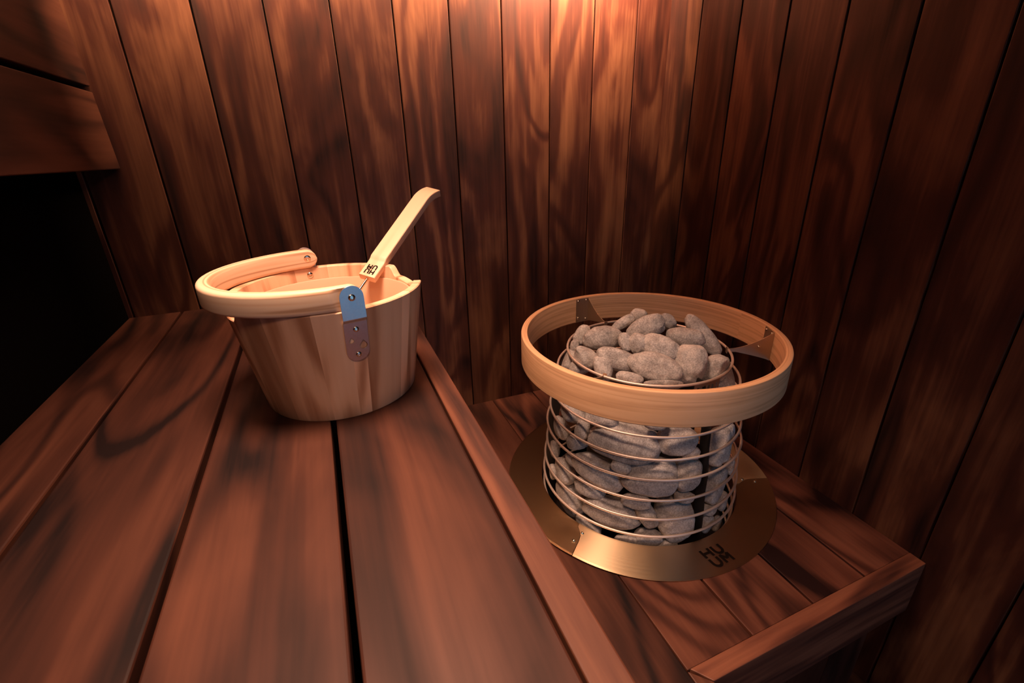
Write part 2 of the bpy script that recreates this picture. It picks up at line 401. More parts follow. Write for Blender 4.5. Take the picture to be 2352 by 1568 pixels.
# ------------------------------------------------------------ wooden bucket
BX, BY = -.0098, .8183
RB0, RB1, BH = .1245, .1536, .1833
AZP = radians(-78.7)                       # pivot direction (towards the camera side)
NV = Vector((cos(AZP), sin(AZP), 0)); TV = Vector((-sin(AZP), cos(AZP), 0))   # outward / tangent
bucket = tag(empty('sauna_bucket', (BX, BY, ZU)), 'round pale wooden stave bucket with notched rim, swing handle folded to the left', 'bucket')
def Ro(z): return RB0 + (RB1-RB0)*z/BH
def smooth(a, b, x):
    t = max(0, min(1, (x-a)/(b-a))); return t*t*(3-2*t)
def zrim(az):
    d = 0
    for c in (11, 191):
        e = abs((az - c + 180) % 360 - 180)
        if e < 26:
            q = 1 - smooth(17.5, 25.5, e)
            d = max(d, .0165*q + .003*(1-smooth(0, 18, e)))
    return BH - d
stv = [(-180, .80), (-150, .74), (-126.4, .95), (-100.1, 1.02), (-82, 1.22), (-73.6, .94), (-46.8, 1.18), (-39, .84), (-14, .95), (10, 1.04), (36, .92), (62, 1.06), (88, .95), (112, 1.05), (140, .93), (162, 1.0)]
def stave(az):
    a = (math.degrees(az) + 180) % 360 - 180
    k = 0
    for i, (s0, t0) in enumerate(stv):
        if a >= s0: k = i
    return k
bm = newbm(); n = 720
rows_o = [0, .002, .03, .06, .09, .12, .15, 'e2', 'e1']
V = []
TH = .0135
for i in range(n):
    a = 2*pi*i/n; zr = zrim(math.degrees(a)); col = []
    for q in rows_o:
        z = {'e2': zr-.0016, 'e1': zr}.get(q, q) if isinstance(q, str) else min(q, zr-.003)
        r = Ro(z) - (.0008 if q in (0, 'e1') else 0)
        if q == 'e1': r = Ro(z) - .0014
        col.append((r, z))
    col.append((Ro(zr)-TH+.0012, zr)); col.append((Ro(zr-.002)-TH, zr-.0014))
    for z in (.15, .12, .09, .06, .03): col.append((Ro(min(z, zr-.003))-TH, min(z, zr-.003)))
    V.append([(r, z, bm.verts.new((BX+r*cos(a), BY+r*sin(a), ZU+.0004+z))) for r, z in col])
for i in range(n):
    j = (i+1) % n; a0 = 2*pi*i/n; a1 = 2*pi*(i+1)/n; k = stave((a0+a1)/2)
    for q in range(len(V[0])-1):
        A, B, Cc, D = V[i][q], V[j][q], V[j][q+1], V[i][q+1]
        try: f = bm.faces.new([A[2], B[2], Cc[2], D[2]])
        except ValueError: continue
        top = q in (7, 8, 9)
        uvs = [(A[1]+A[0]*.6, a0*.135), (B[1]+B[0]*.6, a1*.135), (Cc[1]+Cc[0]*.6, a1*.135), (D[1]+D[0]*.6, a0*.135)]
        setface(bm, f, uvs, (k*.137+.05) % 1.0, stv[k][1])
bmesh.ops.remove_doubles(bm, verts=bm.verts, dist=1e-6)
put('stave_shell', bm, M_PINE, bucket, True)
bm = newbm(); lathe(bm, [(.0005, .012), (.111, .012), (.111, .024), (.0005, .024)], BX, BY, ZU, 72); put('bucket_bottom', bm, M_PINE, bucket, True)
bm = newbm()
ri = lambda z: Ro(z)-TH-.0006
lathe(bm, [(.0005, .028), (ri(.028)-.006, .028), (ri(.034), .034), (ri(.10), .10), (ri(.158), .158), (ri(.160), .160), (ri(.161)-.0012, .1618), (ri(.161)-.0028, .1618), (ri(.160)-.004, .160), (ri(.10)-.004, .10), (ri(.036)-.004, .036), (ri(.03)-.009, .0305), (.0005, .0305)], BX, BY, ZU, 120)
put('inner_liner', bm, M_LINER, bucket, True)

# swing handle: a bent wooden bow lying level, ends beside the two hinge plates
UV_ = Vector((cos(radians(191.3)), sin(radians(191.3)), 0))
ctr = Vector((BX, BY, ZU+.2012)); HA, HB = .169, .1442; HT, HHh = .0098, .0170
bm = newbm(); path = []
EXT = .0170
for s_ in [x/12 for x in range(0, 13)]:
    path.append((ctr + NV*HB - UV_*EXT*(1-s_), UV_.copy(), -EXT*(1-s_)))
N_ = 110
for i in range(1, N_):
    ph = -pi/2 + pi*i/N_
    p = ctr + UV_*HA*cos(ph) - NV*HB*sin(ph)
    t = (UV_*(-HA*sin(ph)) + NV*(-HB*cos(ph))).normalized()
    path.append((p, t, None))
for s_ in [x/12 for x in range(0, 13)]:
    path.append((ctr - NV*HB - UV_*EXT*s_, -UV_, -EXT*s_))
rr_ = .0058; sec = []
for (cxs, czs, a0s) in ((1, 1, 0), (-1, 1, 90), (-1, -1, 180), (1, -1, 270)):
    for k in range(6):
        a = radians(a0s + 90*k/5); sec.append((cxs*(HT-rr_) + rr_*cos(a), czs*(HHh-rr_) + rr_*sin(a)))
rings = []; arc = 0; prev = None
for (p, t, e) in path:
    if prev is not None: arc += (p-prev).length
    prev = p
    out = Vector((t.y, -t.x, 0)).normalized()
    if (p + out*.01 - ctr).length < (p - ctr).length: out = -out
    scale = 1.0
    if e is not None: scale = max(.12, sqrt(max(0, 1 - (-e/EXT)**2)))
    dist = (p - ctr).dot(UV_)                       # distance from the hinge line
    rec = .0026 * (1 - smooth(.0185, .0235, dist)) if abs((p-ctr).dot(NV)) > .1 else 0
    ring = []
    for (x, z) in sec:
        xo = min(x, HT - rec)
        ring.append((bm.verts.new(p + out*xo + Vector((0, 0, z*scale))), x, z))
    rings.append((ring, arc))
for i in range(len(rings)-1):
    (A, u0), (B, u1) = rings[i], rings[i+1]; m = len(sec); vv = 0
    for k in range(m):
        k2 = (k+1) % m; dv = math.hypot(sec[k2][0]-sec[k][0], sec[k2][1]-sec[k][1])
        try: f = bm.faces.new([A[k][0], A[k2][0], B[k2][0], B[k][0]])
        except ValueError: continue
        setface(bm, f, [(u0, vv), (u0, vv+dv), (u1, vv+dv), (u1, vv)], .42, 1.0); vv += dv
for R_ in (rings[0][0][::-1], rings[-1][0]):
    f = bm.faces.new([q[0] for q in R_]); setface(bm, f, [(0, 0)]*len(R_), .42, 1.0)
handle = put('swing_handle', bm, M_HANDLE, bucket, True)
bm = newbm(); dome(bm, ctr - NV*(HB-HT) + Vector((0, 0, .002)), NV, .0062, .0012); put('bolt', bm, M_SCREW, handle, True)
bm = newbm(); dome(bm, Vector((BX, BY, 0)) - NV*(Ro(.1705)-TH) + Vector((0, 0, ZU+.1705)), NV, .0058, .0022); put('screw', bm, M_SCREW, bucket, True)

# hinge plates
def outline_stadium(w, y0, y1, n=20):
    pts = [(w*cos(a), y1 - w + w*sin(a)) for a in [pi*i/n for i in range(n+1)]]
    pts += [(w*cos(a), y0 + w + w*sin(a)) for a in [pi + pi*i/n for i in range(n+1)]]
    return pts
def teardrop(cx, cy, r, n=22):
    pts = [(cx, cy + r*1.62)]
    for i in range(n+1):
        a = radians(142 + (398-142)*i/n); pts.append((cx + r*cos(a), cy + r*sin(a)))
    return pts
def plate_mesh(loops, thick, nseg_cut, mapper):
    cu = bpy.data.curves.new('tmp', 'CURVE'); cu.dimensions = '2D'; cu.fill_mode = 'BOTH'; cu.extrude = thick/2
    for lp in loops:
        sp = cu.splines.new('POLY'); sp.points.add(len(lp)-1)
        for i, (x, y) in enumerate(lp): sp.points[i].co = (x, y, 0, 1)
        sp.use_cyclic_u = True
    co = bpy.data.objects.new('tmp', cu); C.objects.link(co); bpy.context.view_layer.update()
    me = bpy.data.meshes.new_from_object(co.evaluated_get(bpy.context.evaluated_depsgraph_get()))
    bpy.data.objects.remove(co)
    b = newbm(); b.from_mesh(me)
    bmesh.ops.remove_doubles(b, verts=b.verts, dist=1e-7)
    for y in nseg_cut:
        bmesh.ops.bisect_plane(b, geom=b.verts[:]+b.edges[:]+b.faces[:], plane_co=(0, y, 0), plane_no=(0, 1, 0))
    for v in b.verts: v.co = mapper(v.co)
    return b
def plate_off(z):
    lo = Ro(min(z, .168)) + .0010
    hi = .1560
    return lo*(1-smooth(.1655, .1715, z)) + hi*smooth(.1655, .1715, z) if z > .1655 else lo
for sgn in (1, -1):
    N2, T2 = NV*sgn, TV*sgn
    mapper = lambda c: Vector((BX, BY, ZU+c.y)) + T2*c.x + N2*(plate_off(c.y) + c.z + .0006)
    b = plate_mesh([outline_stadium(.0165, .1025, .2197), teardrop(-.0078, .1365, .0039), teardrop(.0085, .1265, .0058)], .0018, [.10+.004*i for i in range(16)] + [.1655, .167, .1685, .170, .1715], mapper)
    hp = put('hinge_plate', b, M_STEEL, bucket)
    for (x, z, r) in ((0, .2030, .0050), (.0003, .1545, .0044), (0, .1130, .0044)):
        b = newbm(); dome(b, mapper(Vector((x, z, .0009))), N2, r, .0018); put('screw', b, M_SCREW, hp, True)

# ------------------------------------------------------------ ladle standing in the bucket
LD = Vector((0.6141, 0.6114, 0.4990)).normalized()
LW = Vector((0.7716, -0.5979, -0.2170)); LW = (LW - LD*LW.dot(LD)).normalized()
LT = LW.cross(LD).normalized()
if LT.dot(Vector((.1657, .5183, -.839))) < 0: LT = -LT
LP = Vector((0.0611, 0.8904, 0.1728 + ZU)) - LW*.0015
ladle = tag(empty('ladle', tuple(LP)), 'wooden-handled ladle leaning in the bucket, its curved handle pointing up right', 'ladle')
bm = newbm(); st = []
LL = .285
for i in range(61):
    s_ = LL*i/60
    off = .0026*(1-smooth(.040, .047, s_)) - .0026
    off0 = off
    bend = 0
    if s_ > .225: q = (s_-.225)/(LL-.225); bend = .020*q**1.8
    th_ = .0135 + .0040*smooth(.041, .046, s_)
    st.append((s_, -.0040*smooth(.041, .046, s_) + bend, th_))
sec2 = []
def rrect(w, t, r, seg=4):
    pts = []
    for (cxs, czs, a0s) in ((1, 1, 0), (-1, 1, 90), (-1, -1, 180), (1, -1, 270)):
        for k in range(seg+1):
            a = radians(a0s + 90*k/seg); pts.append((cxs*(w/2-r) + r*cos(a), czs*(t/2-r) + r*sin(a)))
    return pts
rg = []
for (s_, o_, t_) in st:
    rg.append(([bm.verts.new(LP + LD*s_ + LW*x + LT*(o_ + t_/2 + y)) for (x, y) in rrect(.0325, t_, .0022)], s_))
sc = rrect(.0325, .0135, .0022)
for i in range(len(rg)-1):
    (A, u0), (B, u1) = rg[i], rg[i+1]; vv = 0
    for k in range(len(sc)):
        k2 = (k+1) % len(sc); dv = math.hypot(sc[k2][0]-sc[k][0], sc[k2][1]-sc[k][1])
        f = bm.faces.new([A[k], A[k2], B[k2], B[k]]); setface(bm, f, [(u0, vv), (u0, vv+dv), (u1, vv+dv), (u1, vv)], .77, 1.02); vv += dv
for R_ in (rg[0][0][::-1], rg[-1][0]):
    f = bm.faces.new(R_); setface(bm, f, [(0, q*.002) for q in range(len(R_))], .77, .95)
bmesh.ops.recalc_face_normals(bm, faces=bm.faces[:])
lh = put('ladle_handle', bm, M_LADLE, ladle, True)
def sweep_strip(bm, pts, w, O, RX, UP, nrm, lift=.00025):
    """flat stroke of width w along pts given in letter coordinates"""
    L_, R_ = [], []
    for i, (x, y) in enumerate(pts):
        x0, y0 = pts[max(i-1, 0)]; x1, y1 = pts[min(i+1, len(pts)-1)]
        dx, dy = x1-x0, y1-y0; q = math.hypot(dx, dy) or 1; nx, ny = -dy/q, dx/q
        L_.append(bm.verts.new(O + RX*(x+nx*w/2) + UP*(y+ny*w/2) + nrm*lift)); R_.append(bm.verts.new(O + RX*(x-nx*w/2) + UP*(y-ny*w/2) + nrm*lift))
    for i in range(len(pts)-1):
        f = bm.faces.new([L_[i], L_[i+1], R_[i+1], R_[i]]); setface(bm, f, [(0, 0)]*4)
def glyph(ch, x, y, w, h):
    if ch == 'H': return [[(x, y), (x, y+h)], [(x+w, y), (x+w, y+h)], [(x, y+h/2), (x+w, y+h/2)]]
    if ch == 'U':
        r = w/2; arc_ = [(x+r - r*cos(a), y+r - r*sin(a)) for a in [pi*i/12 for i in range(13)]]
        return [[(x, y+h)] + arc_ + [(x+w, y+h)]]
    if ch == 'M': return [[(x, y), (x, y+h)], [(x+w, y), (x+w, y+h)], [(x, y+h), (x+w/2, y+h*.42)], [(x+w/2, y+h*.42), (x+w, y+h)]]
def logo(name, O, RX, UP, nrm, cw, ch, gx, gy, sw, mat, parent):
    bm = newbm(); k = 0
    for (c_, ix, iy) in (('H', 0, 1), ('U', 1, 1), ('U', 0, 0), ('M', 1, 0)):
        x = -gx/2 - cw if ix == 0 else gx/2; y = gy/2 if iy else -gy/2 - ch
        for pl in glyph(c_, x + sw/2, y, cw - sw, ch):
            k += 1; sweep_strip(bm, pl, sw, O, RX, UP, nrm, .00025 + .00002*k)
    return put(name, bm, mat, parent)
logo('logo_mark', LP + LD*.0165, -LW, -LD, -LT, .0092, .0105, .0010, .0012, .0026, M_BURN, lh)
rodp = [LP + LT*.0075 + LD*.008, LP + LT*.0075 - LD*.06, LP + LT*.0078 - LD*.12, LP + LT*.009 - LD*.165]
bm = newbm(); frame_tube(bm, rodp, .0028, 14); put('rod', bm, M_SCREW, ladle, True)
bm = newbm(); bc = LP + LT*.009 - LD*.19
lathe(bm, [(.0005, -.018), (.02, -.017), (.028, -.006), (.030, .012), (.0285, .012), (.0265, -.005), (.019, -.0155), (.0005, -.0165)], bc.x, bc.y, bc.z, 40)
put('ladle_bowl', bm, M_STEEL, ladle, True)

# ------------------------------------------------------------ heater
heater = tag(empty('sauna_heater', (HX, HY, ZL)), 'round sauna heater, a steel wire basket of stones with a pale wooden safety rail', 'heater')
prof_b = [(.30-.90, .2512), (-.4434, .2512), (-.3955, .2483), (-.3464, .2435), (-.2907, .2434), (-.2429, .2356), (-.1877, .2324), (-.137, .2180), (-.086, .1942)]
prof_b[0] = (-.60, .2512)
def Rb(z):
    for (z0, r0), (z1, r1) in zip(prof_b, prof_b[1:]):
        if z <= z1: return r0 + (r1-r0)*(z-z0)/(z1-z0)
    return prof_b[-1][1]
for (z, r) in [(-.58, .2512), (-.536, .2512), (-.4900, .2512)] + prof_b[1:]:
    bm = newbm(); torus(bm, r, .0031, HX, HY, ZU+z); put('wire_hoop', bm, M_WIRE, heater, True)
for az in (-88, 32, 152):
    a = radians(az); e = Vector((cos(a), sin(a), 0)); tt = Vector((-sin(a), cos(a), 0)); bm = newbm()
    zs_ = [-.60 + .514*i/24 for i in range(25)]; prev = None
    for z in zs_:
        R1 = Rb(z) - .0034; w_ = .026
        q = [bm.verts.new(Vector((HX, HY, ZU+z)) + e*rr + tt*dt) for rr, dt in ((R1, .0015), (R1, -.0015), (R1-w_, -.0015), (R1-w_, .0015))]
        if prev:
            for k in range(4):
                f = bm.faces.new([prev[k], prev[(k+1) % 4], q[(k+1) % 4], q[k]]); setface(bm, f, [(0, 0)]*4)
        else: bm.faces.new(q[::-1])
        prev = q
    bm.faces.new(prev); bmesh.ops.recalc_face_normals(bm, faces=bm.faces[:])
    put('upright_bar', bm, M_DSTEEL, heater)
bm = newbm(); lathe(bm, [(.0005, -.60), (.2475, -.60), (.2475, -.597), (.0005, -.597)], HX, HY, ZU, 72); put('base_plate', bm, M_DSTEEL, heater)
bm = newbm(); lathe(bm, [(.0005, -.595), (.135, -.595), (.135, -.20), (.11, -.15), (.0005, -.145)], HX, HY, ZU, 48); put('inner_core', bm, M_DSTEEL, heater, True)
# slotted tab under the top hoop
bm = newbm(); 
def cyl_patch(bm, a0, a1, z0, z1, R, th, n=3):
    for i in range(n):
        A = radians(a0+(a1-a0)*i/n); B = radians(a0+(a1-a0)*(i+1)/n)
        P_ = lambda a, r, z: bm.verts.new((HX+r*cos(a), HY+r*sin(a), ZU+z))
        v = [P_(A, R, z0), P_(B, R, z0), P_(B, R, z1), P_(A, R, z1), P_(A, R+th, z0), P_(B, R+th, z0), P_(B, R+th, z1), P_(A, R+th, z1)]
        for q in ((0, 1, 2, 3), (7, 6, 5, 4), (0, 4, 5, 1), (1, 5, 6, 2), (2, 6, 7, 3), (3, 7, 4, 0)):
            f = bm.faces.new([v[k] for k in q]); setface(bm, f, [(0, 0)]*4)
for i in range(6): cyl_patch(bm, -96+4.0*i, -94.1+4.0*i, -.130, -.089, .1935, .0015, 1)
cyl_patch(bm, -96, -74.1, -.0965, -.0885, .1935, .0015, 6); cyl_patch(bm, -96, -74.1, -.135, -.129, .1935, .0015, 6)
put('slotted_tab', bm, M_BRKT, heater)
# safety rail
bm = newbm(); r1, r0, zt, zb_ = .3094, .2937, -.0371, -.1142; c_ = .0032
lathe(bm, [(r1, zb_+c_), (r1, zt-c_*1.2), (r1-.001, zt-.0012), (r1-c_, zt), (r0+c_, zt), (r0+.001, zt-.001), (r0, zt-c_), (r0, zb_+c_), (r0+c_, zb_), (r1-c_, zb_)], HX, HY, ZU, 180)
rail = put('safety_rail', bm, M_RAIL, heater, True)
for az, side in ((89.5, 1), (-26.8, 1), (-154.2, 1)):
    a = radians(az); e = Vector((cos(a), sin(a), 0)); tt = Vector((-sin(a), cos(a), 0)); O_ = Vector((HX, HY, ZU))
    bm = newbm(); F, G = [], []
    for i in range(17):
        q = i/16; r = .2925 - (.2925-.1925)*q
        top = -.0400 - .043*(1-(1-q)**1.75); bot = -.1125 + .0215*min(1, q*1.25)**.8
        if bot > top - .006: bot = top - .006
        for lst, dt in ((F, .001), (G, -.001)):
            lst.append((bm.verts.new(O_+e*r+tt*dt+Vector((0, 0, top))), bm.verts.new(O_+e*r+tt*dt+Vector((0, 0, bot)))))
    for i in range(16):
        for lst in (F, G):
            f = bm.faces.new([lst[i][0], lst[i+1][0], lst[i+1][1], lst[i][1]]); setface(bm, f, [(0, 0)]*4)
        for k in (0, 1):
            f = bm.faces.new([F[i][k], F[i+1][k], G[i+1][k], G[i][k]]); setface(bm, f, [(0, 0)]*4)
    f = bm.faces.new([F[-1][0], F[-1][1], G[-1][1], G[-1][0]]); setface(bm, f, [(0, 0)]*4)
    bmesh.ops.recalc_face_normals(bm, faces=bm.faces[:])
    cyl_patch(bm, az, az+8.2, -.112, -.0398, .2915, .0020, 8)
    # small claw that grips the hoop
    for (rr, z) in ((.1925, -.0815),):
        cyl_patch(bm, az-1.2, az+1.6, -.094, -.080, .1895, .0016, 2)
    bk = put('rail_bracket', bm, M_BRKT, rail)
    for (daz, z) in ((1.6, -.046), (6.9, -.046), (6.9, -.098), (1.6, -.104)):
        A = radians(az+daz); en = Vector((cos(A), sin(A), 0))
        b = newbm(); dome(b, O_+en*.2913+Vector((0, 0, z)), -en, .0036, .003, recess=False); put('rivet', b, M_SCREW, bk, True)
    b = newbm(); dome(b, O_+e*.262-tt*.001+Vector((0, 0, -.0755)), -tt, .0034, .0045, recess=False); put('rivet', b, M_SCREW, bk, True)

# ------------------------------------------------------------ floor flange around the heater
flange = tag(empty('heater_collar', (HX, HY, ZL)), 'polished brass-toned metal collar ring around the foot of the heater', 'collar')
def seam(r):
    pts = [(.25, -5.0), (.262, -5.6), (.270, -5.0), (.280, -2.6), (.290, -.9), (.298, -.4), (.306, .1), (.33, .9), (.36, 1.8)]
    for (r0, o0), (r1, o1) in zip(pts, pts[1:]):
        if r <= r1: return o0 + (o1-o0)*(r-r0)/(r1-r0)
    return pts[-1][1]
TILT = .030
bases = [-149.4, -28.9, 90.6]
tilts = [(.0, .0), (.0, .0), (.0, .0)]
rs_ = [.2585, .262, .266, .270, .275, .280, .285, .290, .295, .300, .306, .315, .325, .335, .345, .3500]
plates = []
for pi_ in range(3):
    s0, s1 = bases[pi_], bases[(pi_+1) % 3]
    if s1 < s0: s1 += 360
    bm = newbm(); NN = 60; T, Bt = [], []
    dz = -.0004*pi_
    for r in rs_:
        A0 = radians(s0+seam(r)+.12); A1 = radians(s1+seam(r)-.12)
        zz = .0012 if r in (rs_[0], rs_[-1]) else .0016
        T.append([bm.verts.new((HX+r*cos(A0+(A1-A0)*i/NN), HY+r*sin(A0+(A1-A0)*i/NN), ZL+.0006+zz)) for i in range(NN+1)])
        Bt.append([bm.verts.new((HX+r*cos(A0+(A1-A0)*i/NN), HY+r*sin(A0+(A1-A0)*i/NN), ZL+.0006)) for i in range(NN+1)])
    uvl = bm.loops.layers.uv['UVMap']
    for j in range(len(rs_)-1):
        for i in range(NN):
            for G_ in (T, Bt):
                f = bm.faces.new([G_[j][i], G_[j][i+1], G_[j+1][i+1], G_[j+1][i]])
    for i in range(NN):
        for j in (0, len(rs_)-1): bm.faces.new([T[j][i], T[j][i+1], Bt[j][i+1], Bt[j][i]])
    for j in range(len(rs_)-1):
        for i in (0, NN): bm.faces.new([T[j][i], T[j+1][i], Bt[j+1][i], Bt[j][i]])
    em_ = radians((s0+s1)/2)
    for f in bm.faces:      # brushing direction, different on each sheet
        for l in f.loops:
            dx, dy = l.vert.co.x-HX, l.vert.co.y-HY
            l[uvl].uv = (math.hypot(dx, dy), .3*math.atan2(dy, dx)) if pi_ == 0 else (dx*cos(em_) + dy*sin(em_), -dx*sin(em_) + dy*cos(em_))
    em = radians((s0+s1)/2); ex = Vector((cos(em), sin(em)))
    for v in bm.verts:      # every sheet lies a little high on its inner side
        d_ = (v.co.x-HX)*ex.x + (v.co.y-HY)*ex.y
        v.co.z += (.350 - d_)*TILT
    bmesh.ops.recalc_face_normals(bm, faces=bm.faces[:])
    pl_ = put('collar_plate', bm, M_BRASS, flange); plates.append(pl_)
    for (r, da) in ((.2700, -3.2), (.2810, .9), (.3120, -1.7)):
        if r == .27: continue
        A = radians(s0 + da + (0 if r == .281 else 0))
        if r == .281: A = radians(s0 - .9)
        b = newbm(); dome(b, (HX+r*cos(A), HY+r*sin(A), ZL+.0022 + (.350 - r*cos(A-em))*TILT), (0, 0, 1), .0042, .0028); put('screw', b, M_SCREW, pl_, True)
logo('logo_mark', Vector((.6950, .5710, ZL+.0026 + .042*TILT)), Vector((1, .02, 0)).normalized(), Vector((-.12, 1, TILT)).normalized(), Vector((0, 0, 1)), .026, .022, .0042, .0040, .0062, M_ENGR, plates[0])

